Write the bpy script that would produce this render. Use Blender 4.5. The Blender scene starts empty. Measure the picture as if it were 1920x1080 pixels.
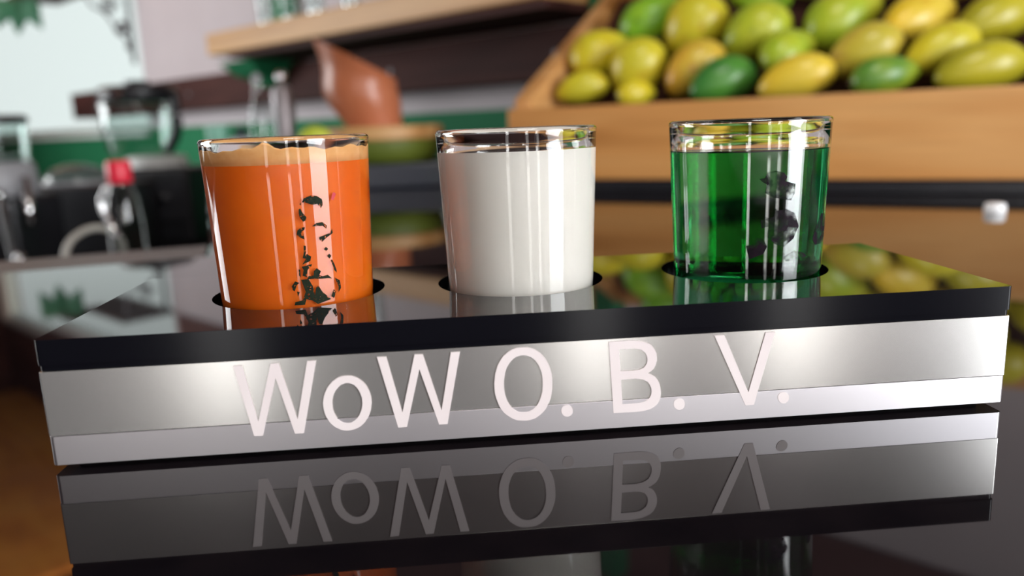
import bpy, bmesh, math, random
from math import sin, cos, pi, radians
from mathutils import Vector, Matrix

random.seed(7)
S = bpy.context.scene
COL = S.collection

# ------------------------------------------------------------------ camera
CAM_R = Vector((0.9958, -0.0841, -0.0372)).normalized()
CAM_F = Vector((0.0750, 0.9768, -0.2007)).normalized()
CAM_U = CAM_R.cross(CAM_F).normalized()
CAM_R = CAM_F.cross(CAM_U).normalized()
CAM_P = Vector((-0.02809, -0.23575, 0.09706))
cd_ = bpy.data.cameras.new('camera')
cam = bpy.data.objects.new('camera', cd_)
COL.objects.link(cam)
m = Matrix((CAM_R, CAM_U, -CAM_F)).transposed().to_4x4()
m.translation = CAM_P
cam.matrix_world = m
cd_.sensor_width = 36.0
cd_.lens = 36.0 * 1501.7 / 1920.0
cd_.clip_start = 0.01
cd_.clip_end = 100
cd_.dof.use_dof = True
cd_.dof.focus_distance = 0.268
cd_.dof.aperture_fstop = 6.2
S.camera = cam

# ------------------------------------------------------------------ world, exposure
S.view_settings.view_transform = 'Standard'
S.view_settings.look = 'None'
S.view_settings.gamma = 1.0
S.view_settings.use_curve_mapping = False
S.view_settings.exposure = 0.3
try:
    S.cycles.use_denoising = True
    S.cycles.max_bounces = 16
    S.cycles.transmission_bounces = 14
    S.cycles.transparent_max_bounces = 16
    S.cycles.sample_clamp_indirect = 12.0
except Exception:
    pass
W_ = bpy.data.worlds.new('world')
S.world = W_
W_.use_nodes = True
bg = W_.node_tree.nodes.get('Background')
bg.inputs['Color'].default_value = (0.95, 1.0, 1.0, 1)
bg.inputs['Strength'].default_value = 0.80


def area_light(name, loc, direction, sx, sy, power, color=(1, 1, 1)):
    l = bpy.data.lights.new(name, 'AREA')
    l.shape = 'RECTANGLE'
    l.size, l.size_y = sx, sy
    l.energy = power
    l.color = color
    o = bpy.data.objects.new(name, l)
    COL.objects.link(o)
    o.location = loc
    z = -Vector(direction).normalized()
    x = Vector((0, 0, 1)).cross(z).normalized()          # size runs level, size_y upright
    o.rotation_euler = Matrix((x, z.cross(x), z)).transposed().to_euler()
    return o


# daylight entering through the real window openings of the room (right wall, rear wall)
area_light('daylight_right_window', (1.74, -1.42, 0.42), (-1, 0, 0), 1.22, 1.30, 92, (0.94, 0.97, 1.0))
for x_, w_, p_ in ((-0.84, 0.20, 5.6), (0.49, 0.18, 5.4), (1.24, 0.18, 5.8)):
    area_light('daylight_rear_window', (x_, -2.58, 0.45), (0, 1, 0), w_, 1.0, p_, (1.0, 0.97, 0.94))
area_light('overhead_fill_light', (0.25, -0.55, 1.655), (0, 0.0001, -1), 0.5, 0.5, 14, (1.0, 0.95, 0.88))  # added fill light from above, brightens the crate and mangoes
up_ = bpy.data.lights.new('canopy_fill_light', 'SPOT')  # added fill light, brightens the canopy so its reflection shows
up_.energy, up_.spot_size, up_.spot_blend, up_.shadow_soft_size = 230, radians(85), 0.6, 0.03
up_.color = (1.0, 0.80, 0.55)
upo = bpy.data.objects.new('canopy_fill_light', up_)
COL.objects.link(upo)
upo.location = (-0.80, 1.72, 1.09)
upo.rotation_euler = Vector((-0.80, 0.62, 0.42)).to_track_quat('-Z', 'Y').to_euler()
area_light('left_fill_light', (-2.98, 1.9, 0.5), (1, 0, 0), 1.3, 1.2, 42, (0.97, 0.99, 1.0))  # added fill light, brightens the back wall and the machines


# ------------------------------------------------------------------ materials
def principled(name, color, rough=0.5, metallic=0.0, ior=1.5, spec=None, trans=0.0, coat=0.0, coat_rough=0.03):
    mt = bpy.data.materials.new(name)
    mt.use_nodes = True
    b = mt.node_tree.nodes['Principled BSDF']
    b.inputs['Base Color'].default_value = (*color, 1)
    b.inputs['Roughness'].default_value = rough
    b.inputs['Metallic'].default_value = metallic
    b.inputs['IOR'].default_value = ior
    b.inputs['Transmission Weight'].default_value = trans
    b.inputs['Coat Weight'].default_value = coat
    b.inputs['Coat Roughness'].default_value = coat_rough
    if spec is not None:
        b.inputs['Specular IOR Level'].default_value = spec
    return mt


def nd(mt, t, **k):
    n = mt.node_tree.nodes.new(t)
    for a, v in k.items():
        setattr(n, a, v)
    return n


def ramp(mt, stops):
    r = nd(mt, 'ShaderNodeValToRGB')
    e = r.color_ramp.elements
    while len(e) > 1:
        e.remove(e[-1])
    e[0].position, e[0].color = stops[0][0], (*stops[0][1], 1)
    for p_, c_ in stops[1:]:
        x = e.new(p_)
        x.color = (*c_, 1)
    return r


def noise_coords(mt, scale=(1, 1, 1), gen='Object'):
    tc = nd(mt, 'ShaderNodeTexCoord')
    mp = nd(mt, 'ShaderNodeMapping')
    mp.inputs['Scale'].default_value = scale
    mt.node_tree.links.new(tc.outputs[gen], mp.inputs['Vector'])
    return mp


def noisy(name, c0, c1, scale=8.0, stretch=(1, 1, 1), detail=4.0, rough=0.5, bump=0.0, lo=0.3, hi=0.7, **k):
    """principled material whose colour drifts between two tones; optional relief"""
    mt = principled(name, c0, rough, **k)
    L = mt.node_tree.links
    b = mt.node_tree.nodes['Principled BSDF']
    mp = noise_coords(mt, stretch)
    n = nd(mt, 'ShaderNodeTexNoise')
    n.inputs['Scale'].default_value = scale
    n.inputs['Detail'].default_value = detail
    L.new(mp.outputs[0], n.inputs['Vector'])
    r = ramp(mt, [(lo, c0), (hi, c1)])
    L.new(n.outputs['Fac'], r.inputs[0])
    L.new(r.outputs[0], b.inputs['Base Color'])
    if bump:
        bp = nd(mt, 'ShaderNodeBump')
        bp.inputs['Strength'].default_value = bump
        bp.inputs['Distance'].default_value = 0.002
        L.new(n.outputs['Fac'], bp.inputs['Height'])
        L.new(bp.outputs[0], b.inputs['Normal'])
    return mt


def wood(name, c0, c1, c2, scale=6.0, stretch=(0.12, 1, 1), rough=0.5, knots=True):
    mt = principled(name, c1, rough)
    L = mt.node_tree.links
    b = mt.node_tree.nodes['Principled BSDF']
    mp = noise_coords(mt, stretch)
    n1 = nd(mt, 'ShaderNodeTexNoise')
    n1.inputs['Scale'].default_value = scale
    n1.inputs['Detail'].default_value = 3
    n1.inputs['Distortion'].default_value = 0.6
    L.new(mp.outputs[0], n1.inputs['Vector'])
    mul = nd(mt, 'ShaderNodeMath', operation='MULTIPLY')
    mul.inputs[1].default_value = 9.0
    L.new(n1.outputs['Fac'], mul.inputs[0])
    fr = nd(mt, 'ShaderNodeMath', operation='PINGPONG')
    fr.inputs[1].default_value = 1.0
    L.new(mul.outputs[0], fr.inputs[0])
    r = ramp(mt, [(0.0, c0), (0.45, c1), (1.0, c2)])
    L.new(fr.outputs[0], r.inputs[0])
    n2 = nd(mt, 'ShaderNodeTexNoise')
    n2.inputs['Scale'].default_value = scale * 14
    L.new(mp.outputs[0], n2.inputs['Vector'])
    mx = nd(mt, 'ShaderNodeMix', data_type='RGBA')
    mx.blend_type = 'MULTIPLY'
    mx.inputs[0].default_value = 0.25
    L.new(r.outputs[0], mx.inputs[6])
    L.new(n2.outputs['Fac'], mx.inputs[7])
    L.new(mx.outputs[2], b.inputs['Base Color'])
    bp = nd(mt, 'ShaderNodeBump')
    bp.inputs['Strength'].default_value = 0.15
    bp.inputs['Distance'].default_value = 0.001
    L.new(n2.outputs['Fac'], bp.inputs['Height'])
    L.new(bp.outputs[0], b.inputs['Normal'])
    return mt


def brushed(name, color, rough, stretch, wob=0.12, metallic=1.0):
    mt = principled(name, color, rough, metallic)
    L = mt.node_tree.links
    b = mt.node_tree.nodes['Principled BSDF']
    mp = noise_coords(mt, stretch)
    n = nd(mt, 'ShaderNodeTexNoise')
    n.inputs['Scale'].default_value = 30
    n.inputs['Detail'].default_value = 3
    L.new(mp.outputs[0], n.inputs['Vector'])
    mr = nd(mt, 'ShaderNodeMapRange')
    mr.inputs['To Min'].default_value = rough - wob / 2
    mr.inputs['To Max'].default_value = rough + wob / 2
    L.new(n.outputs['Fac'], mr.inputs['Value'])
    L.new(mr.outputs[0], b.inputs['Roughness'])
    return mt


def glass_mat(name, color=(1, 1, 1), ior=1.5, rough=0.0):
    mt = bpy.data.materials.new(name)
    mt.use_nodes = True
    nt = mt.node_tree
    nt.nodes.remove(nt.nodes['Principled BSDF'])
    g = nd(mt, 'ShaderNodeBsdfGlass')
    g.inputs['Color'].default_value = (*color, 1)
    g.inputs['IOR'].default_value = ior
    g.inputs['Roughness'].default_value = rough
    nt.links.new(g.outputs[0], nt.nodes['Material Output'].inputs['Surface'])
    return mt


def thin_glass(name, tint=(0.9, 0.95, 0.93), refl=1.0):
    """thin clear wall: see-through plus a fresnel reflection"""
    mt = bpy.data.materials.new(name)
    mt.use_nodes = True
    nt = mt.node_tree
    nt.nodes.remove(nt.nodes['Principled BSDF'])
    t = nd(mt, 'ShaderNodeBsdfTransparent')
    t.inputs['Color'].default_value = (*tint, 1)
    g = nd(mt, 'ShaderNodeBsdfGlossy')
    g.inputs['Roughness'].default_value = 0.04
    f = nd(mt, 'ShaderNodeLayerWeight')
    pw = nd(mt, 'ShaderNodeMath', operation='POWER')
    pw.inputs[1].default_value = 4.0
    nt.links.new(f.outputs['Facing'], pw.inputs[0])
    mu = nd(mt, 'ShaderNodeMath', operation='MULTIPLY_ADD')
    mu.inputs[1].default_value = 0.5 * refl
    mu.inputs[2].default_value = 0.04 * refl
    mu.use_clamp = True
    x = nd(mt, 'ShaderNodeMixShader')
    nt.links.new(pw.outputs[0], mu.inputs[0])
    nt.links.new(mu.outputs[0], x.inputs[0])
    nt.links.new(t.outputs[0], x.inputs[1])
    nt.links.new(g.outputs[0], x.inputs[2])
    nt.links.new(x.outputs[0], nt.nodes['Material Output'].inputs['Surface'])
    return mt


def worn(mt, scale, lo, hi, amount):
    """let flaked-off specks of a print show the glass behind"""
    nt = mt.node_tree
    b_ = nt.nodes['Principled BSDF']
    t = nd(mt, 'ShaderNodeBsdfTransparent')
    n = nd(mt, 'ShaderNodeTexNoise')
    n.inputs['Scale'].default_value = scale
    n.inputs['Detail'].default_value = 6
    mp = noise_coords(mt)
    nt.links.new(mp.outputs[0], n.inputs['Vector'])
    r = ramp(mt, [(lo, (0, 0, 0)), (hi, (amount, amount, amount))])
    nt.links.new(n.outputs['Fac'], r.inputs[0])
    x = nd(mt, 'ShaderNodeMixShader')
    nt.links.new(r.outputs[0], x.inputs[0])
    nt.links.new(b_.outputs[0], x.inputs[1])
    nt.links.new(t.outputs[0], x.inputs[2])
    nt.links.new(x.outputs[0], nt.nodes['Material Output'].inputs['Surface'])
    return mt


# ------------------------------------------------------------------ mesh helpers
def add_box(bm, x0, x1, y0, y1, z0, z1):
    v = [bm.verts.new((x, y, z)) for z in (z0, z1) for x, y in ((x0, y0), (x1, y0), (x1, y1), (x0, y1))]
    for f in ((0, 3, 2, 1), (4, 5, 6, 7), (0, 1, 5, 4), (1, 2, 6, 5), (2, 3, 7, 6), (3, 0, 4, 7)):
        bm.faces.new([v[i] for i in f])


def box(x0, x1, y0, y1, z0, z1, bev=0.0, seg=2):
    bm = bmesh.new()
    add_box(bm, x0, x1, y0, y1, z0, z1)
    if bev:
        bmesh.ops.bevel(bm, geom=bm.edges[:], offset=bev, segments=seg, profile=0.5, affect='EDGES')
    return bm


def lathe(profile, seg=48, closed=False, bm=None, off=(0, 0, 0)):
    """profile: list of (r, z); r == 0 makes a pole"""
    bm = bm or bmesh.new()
    rings = []
    for r, z in profile:
        if r < 1e-7:
            rings.append([bm.verts.new((off[0], off[1], z + off[2]))])
        else:
            rings.append([bm.verts.new((off[0] + r * cos(2 * pi * k / seg), off[1] + r * sin(2 * pi * k / seg), z + off[2])) for k in range(seg)])
    pairs = list(zip(rings, rings[1:]))
    if closed:
        pairs.append((rings[-1], rings[0]))
    for a, b in pairs:
        for k in range(seg):
            k2 = (k + 1) % seg
            if len(a) == 1 and len(b) == 1:
                continue
            if len(a) == 1:
                bm.faces.new((a[0], b[k], b[k2]))
            elif len(b) == 1:
                bm.faces.new((a[k], b[0], a[k2]))
            else:
                bm.faces.new((a[k], a[k2], b[k2], b[k]))
    bmesh.ops.recalc_face_normals(bm, faces=bm.faces[:])
    return bm


def tube(pts, r, seg=10, bm=None, radii=None):
    bm = bm or bmesh.new()
    pts = [Vector(p) for p in pts]
    rings = []
    up = Vector((0, 0, 1))
    for i, p in enumerate(pts):
        d = (pts[min(i + 1, len(pts) - 1)] - pts[max(i - 1, 0)]).normalized()
        a = d.cross(up)
        if a.length < 1e-3:
            a = d.cross(Vector((1, 0, 0)))
        a.normalize()
        b = d.cross(a)
        rr = radii[i] if radii else r
        rings.append([bm.verts.new(p + rr * (cos(2 * pi * k / seg) * a + sin(2 * pi * k / seg) * b)) for k in range(seg)])
    for a, b in zip(rings, rings[1:]):
        for k in range(seg):
            bm.faces.new((a[k], a[(k + 1) % seg], b[(k + 1) % seg], b[k]))
    bm.faces.new(rings[0][::-1])
    bm.faces.new(rings[-1])
    bmesh.ops.recalc_face_normals(bm, faces=bm.faces[:])
    return bm


def curve_pts(ctrl, n=40):
    """Catmull-Rom through control points"""
    c = [Vector(p) for p in ctrl]
    c = [2 * c[0] - c[1]] + c + [2 * c[-1] - c[-2]]
    out = []
    k = len(c) - 3
    for i in range(n + 1):
        t = i / n * k
        j = min(int(t), k - 1)
        t -= j
        p0, p1, p2, p3 = c[j:j + 4]
        out.append(0.5 * ((2 * p1) + (p2 - p0) * t + (2 * p0 - 5 * p1 + 4 * p2 - p3) * t * t + (3 * p1 - p0 - 3 * p2 + p3) * t ** 3))
    return out


def polygon_plate(loops, depth, axis='z'):
    """flat plate with holes: loops of 2D points (first the outline), thickness along +axis"""
    bm = bmesh.new()
    edges = []
    for lp in loops:
        vs = [bm.verts.new((p[0], p[1], 0)) for p in lp]
        for a, b in zip(vs, vs[1:] + vs[:1]):
            edges.append(bm.edges.new((a, b)))
    bmesh.ops.triangle_fill(bm, edges=edges, use_beauty=True, use_dissolve=False)
    res = bmesh.ops.extrude_face_region(bm, geom=bm.faces[:])
    vs = [g for g in res['geom'] if isinstance(g, bmesh.types.BMVert)]
    bmesh.ops.translate(bm, verts=vs, vec=(0, 0, depth))
    bmesh.ops.recalc_face_normals(bm, faces=bm.faces[:])
    return bm


def prism(poly, z0, z1):
    bm = polygon_plate([poly], z1 - z0)
    bmesh.ops.translate(bm, verts=bm.verts[:], vec=(0, 0, z0))
    return bm


def obj(name, bm, mat, parent=None, smooth=False, loc=None, label=None, bevel=None):
    me = bpy.data.meshes.new(name)
    bm.to_mesh(me)
    bm.free()
    me.materials.append(mat)
    if smooth:
        me.polygons.foreach_set('use_smooth', [True] * len(me.polygons))
        if smooth == 'angle':
            me.set_sharp_from_angle(angle=radians(38))
    o = bpy.data.objects.new(name, me)
    COL.objects.link(o)
    if parent:
        o.parent = parent
    if loc:
        o.location = loc
    if label:
        o['label'] = label
    if bevel:
        md = o.modifiers.new('bevel', 'BEVEL')
        md.width, md.segments = bevel, 2
        md.limit_method = 'ANGLE'
        md.angle_limit = radians(50)
        md.harden_normals = False
    return o


def thing(name, label, cat, loc=(0, 0, 0), rotz=0.0, group=None):
    o = bpy.data.objects.new(name, None)
    o.empty_display_size = 0.02
    COL.objects.link(o)
    o.location = loc
    o.rotation_euler = (0, 0, rotz)
    return tag(o, label, cat, group)


def tag(o, label, cat, group=None):
    o['label'] = label
    o['category'] = cat
    if group:
        o['group'] = group
    return o


def struct(o):
    o['kind'] = 'structure'
    return o


def dup(root, loc, rotz=None, label=None, group=None):
    r = root.copy()
    COL.objects.link(r)
    r.location = loc
    if rotz is not None:
        r.rotation_euler = (0, 0, rotz)
    if label:
        r['label'] = label
    if group:
        r['group'] = group
    for ch in list(root.children):
        c = ch.copy()
        COL.objects.link(c)
        c.parent = r
        for g in list(ch.children):
            d = g.copy()
            COL.objects.link(d)
            d.parent = c
    return r


# ------------------------------------------------------------------ palette
M_wall = noisy('wall_paint', (0.52, 0.465, 0.485), (0.57, 0.515, 0.535), 3, rough=0.75)
M_green = noisy('green_paint', (0.016, 0.16, 0.068), (0.022, 0.19, 0.082), 3, rough=0.7, spec=0.2)
M_dark_wood = wood('dark_brown_wood', (0.040, 0.013, 0.011), (0.058, 0.019, 0.016), (0.078, 0.027, 0.022), 4, (0.15, 1, 1), rough=0.7)
M_dark_wood.node_tree.nodes['Principled BSDF'].inputs['Specular IOR Level'].default_value = 0.18
M_pine = wood('pine_wood', (0.45, 0.215, 0.065), (0.60, 0.32, 0.115), (0.68, 0.39, 0.155), 7, (0.09, 1, 1), rough=0.5)
M_crate = wood('crate_wood', (0.50, 0.20, 0.045), (0.68, 0.31, 0.09), (0.76, 0.39, 0.135), 6, (0.10, 1, 1.6), rough=0.45)
M_ceiling = wood('ceiling_wood', (0.55, 0.18, 0.02), (0.66, 0.24, 0.03), (0.72, 0.29, 0.04), 3, (0.15, 1, 1), rough=0.6)
M_ceiling_dark = wood('dark_ceiling_wood', (0.05, 0.025, 0.018), (0.07, 0.034, 0.024), (0.09, 0.045, 0.03), 3, (0.15, 1, 1), rough=0.6)
M_floor = noisy('floor_tile', (0.16, 0.10, 0.08), (0.22, 0.15, 0.12), 5, rough=0.4)
M_counter = noisy('black_granite', (0.004, 0.003, 0.004), (0.007, 0.005, 0.006), 60, rough=0.03, ior=1.5)
M_black_gloss = principled('black_acrylic_gloss', (0.006, 0.006, 0.008), 0.03, ior=1.65)
M_black_satin = principled('black_acrylic_edge', (0.004, 0.004, 0.006), 0.13, ior=1.3)
M_black = noisy('black_plastic', (0.012, 0.012, 0.015), (0.018, 0.018, 0.022), 20, rough=0.35)
M_black_matte = principled('black_matte', (0.006, 0.006, 0.007), 0.7)
M_navy = principled('dark_navy_lacquer', (0.010, 0.013, 0.024), 0.3)
M_steel = brushed('satin_steel', (0.78, 0.76, 0.735), 0.19, (0.3, 1, 0.3), wob=0.04, metallic=0.84)
M_alu = brushed('white_aluminium', (0.80, 0.77, 0.80), 0.38, (0.3, 1, 0.3), wob=0.04)
M_chrome = principled('chrome', (0.85, 0.85, 0.86), 0.07, 1.0)
M_grey_plastic = noisy('grey_plastic', (0.30, 0.30, 0.32), (0.36, 0.36, 0.38), 10, rough=0.4)
M_white_vinyl = noisy('white_lettering', (0.66, 0.58, 0.58), (0.70, 0.63, 0.625), 40, rough=0.6, lo=0.35, hi=0.65)
M_glass = glass_mat('clear_glass', (1, 1, 1), 1.5)
M_thin = thin_glass('clear_thin_glass', (0.91, 0.95, 0.94), 1.6)
M_pane = thin_glass('window_pane', (0.97, 1.0, 0.99), 0.5)
M_red = principled('red_plastic', (0.72, 0.02, 0.05), 0.35)
M_white_paint = noisy('white_paint', (0.75, 0.77, 0.76), (0.80, 0.82, 0.81), 5, rough=0.5)
M_iron = principled('grey_iron', (0.16, 0.15, 0.16), 0.5, 0.3)

# ------------------------------------------------------------------ the room
WO = Vector((-1.2717, 3.3419, 0.0))          # origin of the oblique back wall
WA = radians(-47.31)                          # its direction; local x runs along it, local -y comes into the room
WX = Vector((cos(WA), sin(WA), 0))
WN = Vector((sin(WA), -cos(WA), 0))           # into the room


def wp(s, n, z=0.0):
    return WO + WX * s + WN * n + Vector((0, 0, z))


FLOOR, CEIL = -1.0, 1.75
room = [(-3.03, -2.66), (1.78, -2.66), (1.78, 0.03), (-3.03, 5.25)]
struct(obj('floor', prism([(-3.2, -2.8), (1.95, -2.8), (1.95, 0.3), (-3.2, 5.7)], FLOOR - 0.1, FLOOR), M_floor))
ceil_ = struct(obj('ceiling', prism([(-3.2, -2.8), (1.95, -2.8), (1.95, 0.3), (-3.2, 5.7)], CEIL + 0.03, CEIL + 0.13), M_ceiling_dark))
# ceiling boards, alike pieces
pb = bmesh.new()
add_box(pb, -0.098, 0.098, -2.6, 2.6, 0, 0.028)
pme = bpy.data.meshes.new('ceiling_board')
pb.to_mesh(pme)
pb.free()
pme.materials.append(M_ceiling_dark)
for k in range(24):
    x = -2.93 + 0.2 * k
    yb = 5.25 - (x + 3.03) * 1.0852 - 0.02
    o = bpy.data.objects.new('ceiling_board', pme)
    COL.objects.link(o)
    o.parent = ceil_
    L_ = yb + 2.62
    o.location = (x, (yb - 2.62) / 2, CEIL)
    o.scale = (1, L_ / 5.2, 1)

# wall_back: with the window opening (local frame s, -n, z)
bm = bmesh.new()
ws0, ws1, wz0, wz1 = -2.56, 0.02, 0.125, 1.05
add_box(bm, -2.62, ws0, 0, 0.12, FLOOR, CEIL + 0.03)
add_box(bm, ws1, 4.46, 0, 0.12, FLOOR, CEIL + 0.03)
add_box(bm, ws0, ws1, 0, 0.12, FLOOR, wz0)
add_box(bm, ws0, ws1, 0, 0.12, wz1, CEIL + 0.03)
wall = struct(obj('wall_back', bm, M_wall, loc=WO))
wall.rotation_euler = (0, 0, WA)
obj('painted_band', box(-2.6, 4.45, -0.004, 0.0, FLOOR + 0.01, 0.135), M_green, wall, label='green painted lower band of the wall')
# dark panelling of the wall left of and above the window
obj('dark_panel', box(-2.6, ws1 + 0.059, -0.012, 0.0, 1.07, CEIL), M_dark_wood, wall, label='dark brown wooden panel above the window')
obj('brown_panel', box(ws1 + 0.06, 4.44, -0.012, 0.0, 0.74, CEIL), noisy('brown_panel_paint', (0.10, 0.045, 0.04), (0.13, 0.06, 0.052), 4, rough=0.6), wall, label='mid brown panel high on the wall')
win = struct(bpy.data.objects.new('window_1', None))
COL.objects.link(win)
win.location = WO
win.rotation_euler = (0, 0, WA)
bm = bmesh.new()
fw = 0.03
add_box(bm, ws0, ws0 + fw, 0.03, 0.09, wz0, wz1)
add_box(bm, ws1 - fw, ws1, 0.03, 0.09, wz0, wz1)
add_box(bm, ws0 + fw, ws1 - fw, 0.03, 0.09, wz0, wz0 + fw)
add_box(bm, ws0 + fw, ws1 - fw, 0.03, 0.09, wz1 - fw, wz1)
obj('window_frame', bm, M_white_paint, win)
obj('window_pane', box(ws0 + fw, ws1 - fw, 0.057, 0.061, wz0 + fw, wz1 - fw), M_pane, win)
obj('window_sill', box(ws0 - 0.02, ws1 + 0.02, -0.03, 0.03, wz0 - 0.02, wz0, 0.003), M_white_paint, win)

# side wall at the left end, right wall with the big window, rear wall with three narrow windows
bm = bmesh.new()
add_box(bm, -3.15, -3.03, -2.78, 1.25, FLOOR, CEIL + 0.03)
add_box(bm, -3.15, -3.03, 2.55, 5.35, FLOOR, CEIL + 0.03)
add_box(bm, -3.15, -3.03, 1.25, 2.55, FLOOR, -0.1)  # opening made up to hold the left fill light
add_box(bm, -3.15, -3.03, 1.25, 2.55, 1.1, CEIL + 0.03)
struct(obj('wall_left', bm, M_dark_wood))
bm = bmesh.new()
add_box(bm, 1.78, 1.90, -0.80, 0.15, FLOOR, CEIL + 0.03)
add_box(bm, 1.78, 1.90, -2.78, -2.05, FLOOR, CEIL + 0.03)
add_box(bm, 1.78, 1.90, -2.05, -0.80, FLOOR, -0.25)
add_box(bm, 1.78, 1.90, -2.05, -0.80, 1.09, CEIL + 0.03)
struct(obj('wall_right', bm, M_wall))
bm = bmesh.new()
xs = [-3.03, -0.94, -0.74, 0.40, 0.58, 1.15, 1.33, 1.78]
for a, b in ((0, 1), (2, 3), (4, 5), (6, 7)):
    add_box(bm, xs[a], xs[b], -2.78, -2.66, FLOOR, CEIL + 0.03)
for a, b in ((1, 2), (3, 4), (5, 6)):
    add_box(bm, xs[a], xs[b], -2.78, -2.66, FLOOR, -0.12)
    add_box(bm, xs[a], xs[b], -2.78, -2.66, 1.02, CEIL + 0.03)
wf = struct(obj('wall_front', bm, M_wall))
bm = bmesh.new()
for a, b_ in ((0, 1), (2, 3), (4, 5), (6, 7)):
    add_box(bm, xs[a], xs[b_], -2.66, -2.648, 0.42, CEIL)
obj('dark_panel', bm, M_dark_wood, wf, label='dark brown wooden panelling above the light wall')
# orange wooden canopy over the back counter (it shows as the orange reflection at the lower left of the bar)
cpy = struct(bpy.data.objects.new('trim_1', None))
COL.objects.link(cpy)
cpy.location = WO
cpy.rotation_euler = (0, 0, WA)
for k in range(9):
    obj('canopy_board', box(-2.4 + 0.3 * k, -2.4 + 0.3 * k + 0.294, -1.5, -0.02, 1.50, 1.525, 0.003), M_ceiling, cpy)
k_ = 2
for (x0, x1, y0, y1, z0, z1) in ((1.80, 1.85, -2.05, -0.80, -0.25, 1.09), (-3.10, -3.05, 1.25, 2.55, -0.1, 1.1), (-0.94, -0.74, -2.74, -2.69, -0.12, 1.02), (0.40, 0.58, -2.74, -2.69, -0.12, 1.02), (1.15, 1.33, -2.74, -2.69, -0.12, 1.02)):  # second entry frames the opening added for the left fill light
    bm = bmesh.new()
    t = 0.025 if k_ in (2, 3) else 0.012
    if k_ in (2, 3):
        add_box(bm, x0, x1, y0, y0 + t, z0, z1)
        add_box(bm, x0, x1, y1 - t, y1, z0, z1)
        add_box(bm, x0, x1, y0 + t, y1 - t, z0, z0 + t)
        add_box(bm, x0, x1, y0 + t, y1 - t, z1 - t, z1)
        pn = box(x0 + .02, x0 + .024, y0 + t, y1 - t, z0 + t, z1 - t)
    else:
        add_box(bm, x0, x0 + t, y0, y1, z0, z1)
        add_box(bm, x1 - t, x1, y0, y1, z0, z1)
        add_box(bm, x0 + t, x1 - t, y0, y1, z0, z0 + t)
        add_box(bm, x0 + t, x1 - t, y0, y1, z1 - t, z1)
        pn = box(x0 + t, x1 - t, y0 + .02, y0 + .024, z0 + t, z1 - t)
    w = struct(obj('window_%d' % k_, bm, M_white_paint))
    obj('window_pane', pn, M_pane, w)
    k_ += 1

# ------------------------------------------------------------------ bar counter and back counter
ct = thing('bar_counter', 'glossy black bar counter carrying the serving board and the fruit crate', 'counter')
bar_poly = [(-1.30, 0.177), (-0.229, 0.434), (-0.245, 0.502), (-0.56, 1.62), (-0.18, 1.97), (1.50, 0.18), (1.50, -0.62), (-1.30, -0.62)]
obj('countertop', prism(bar_poly, -0.03, 0.0), M_counter, ct, bevel=0.004)
obj('edge_trim', prism([(-1.30, 0.245), (-0.2458, 0.502), (-0.2298, 0.4345), (-1.30, 0.1775)], -0.03, -0.0002), principled('grey_trim', (0.15, 0.135, 0.135), 0.45), ct, label='grey trim along the far edge')
body_poly = [(-1.20, 0.17), (-0.19, 0.42), (-0.46, 1.55), (-0.18, 1.85), (1.42, 0.15), (1.42, -0.5), (-1.20, -0.5)]
obj('base_cabinet', prism(body_poly, FLOOR, -0.03), M_dark_wood, ct)
bk = thing('back_counter', 'dark lower work counter behind the bar carrying the blenders', 'counter')
BZ = -0.16
back_poly = [(-2.64, 4.77), (-0.20, 2.13), (-0.60, 1.62), (-0.29, 0.53), (-1.30, 0.285), (-2.9, 2.5)]
obj('worktop', prism(back_poly, BZ - 0.03, BZ), M_black, bk)
obj('base_cabinet', prism([(-2.5, 4.5), (-0.34, 2.15), (-0.72, 1.66), (-0.46, 0.62), (-1.3, 0.36), (-2.75, 2.5)], FLOOR, BZ - 0.03), M_dark_wood, bk)

cl = struct(bpy.data.objects.new('trim_2', None))      # unseen housing for the added overhead fill light
COL.objects.link(cl)
cl.location = (0.25, -0.55, 1.66)
obj('housing', box(-0.27, 0.27, -0.27, 0.27, 0.004, 0.03, 0.004), M_white_paint, cl)
obj('suspension', box(-0.01, 0.01, -0.01, 0.01, 0.03, 0.09), M_chrome, cl)

ul = struct(bpy.data.objects.new('trim_3', None))      # unseen housing for the fill light added below the canopy
COL.objects.link(ul)
ul.location = (-0.80, 1.72, 1.0)
obj('fill_light_housing', lathe([(0, 0), (0.04, 0), (0.045, 0.05), (0.041, 0.05), (0.037, 0.01), (0, 0.01)], 24), M_black, ul, smooth='angle')
obj('arm', tube([(0, 0, 0.0), (0.02, 0.02, -0.02), (0.515, 0.56, -0.02)], 0.012, 10), M_black, ul)

# ------------------------------------------------------------------ serving board
Z0, HS, HM, HB, DEP = 0.00177, 0.00901, 0.02004, 0.00975, 0.0964
ZA = Z0 + HS
ZB = ZA + HM
ZT = ZB + HB
GX = (-0.0828, -0.0026, 0.0820)
GY, HY, HR = 0.0515, 0.0546, 0.0303
tray = thing('serving_board', 'long steel and black shot glass board lettered in white with three round wells', 'serving board')


def circle(cx, cy, r, n=64):
    return [(cx + r * cos(2 * pi * k / n), cy + r * sin(2 * pi * k / n)) for k in range(n)]


def rounded_rect(x0, x1, y0, y1, r, n=6):
    out = []
    for cx, cy, a in ((x1 - r, y1 - r, 0), (x0 + r, y1 - r, 90), (x0 + r, y0 + r, 180), (x1 - r, y0 + r, 270)):
        for k in range(n + 1):
            t = radians(a + 90 * k / n)
            out.append((cx + r * cos(t), cy + r * sin(t)))
    return out


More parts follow.
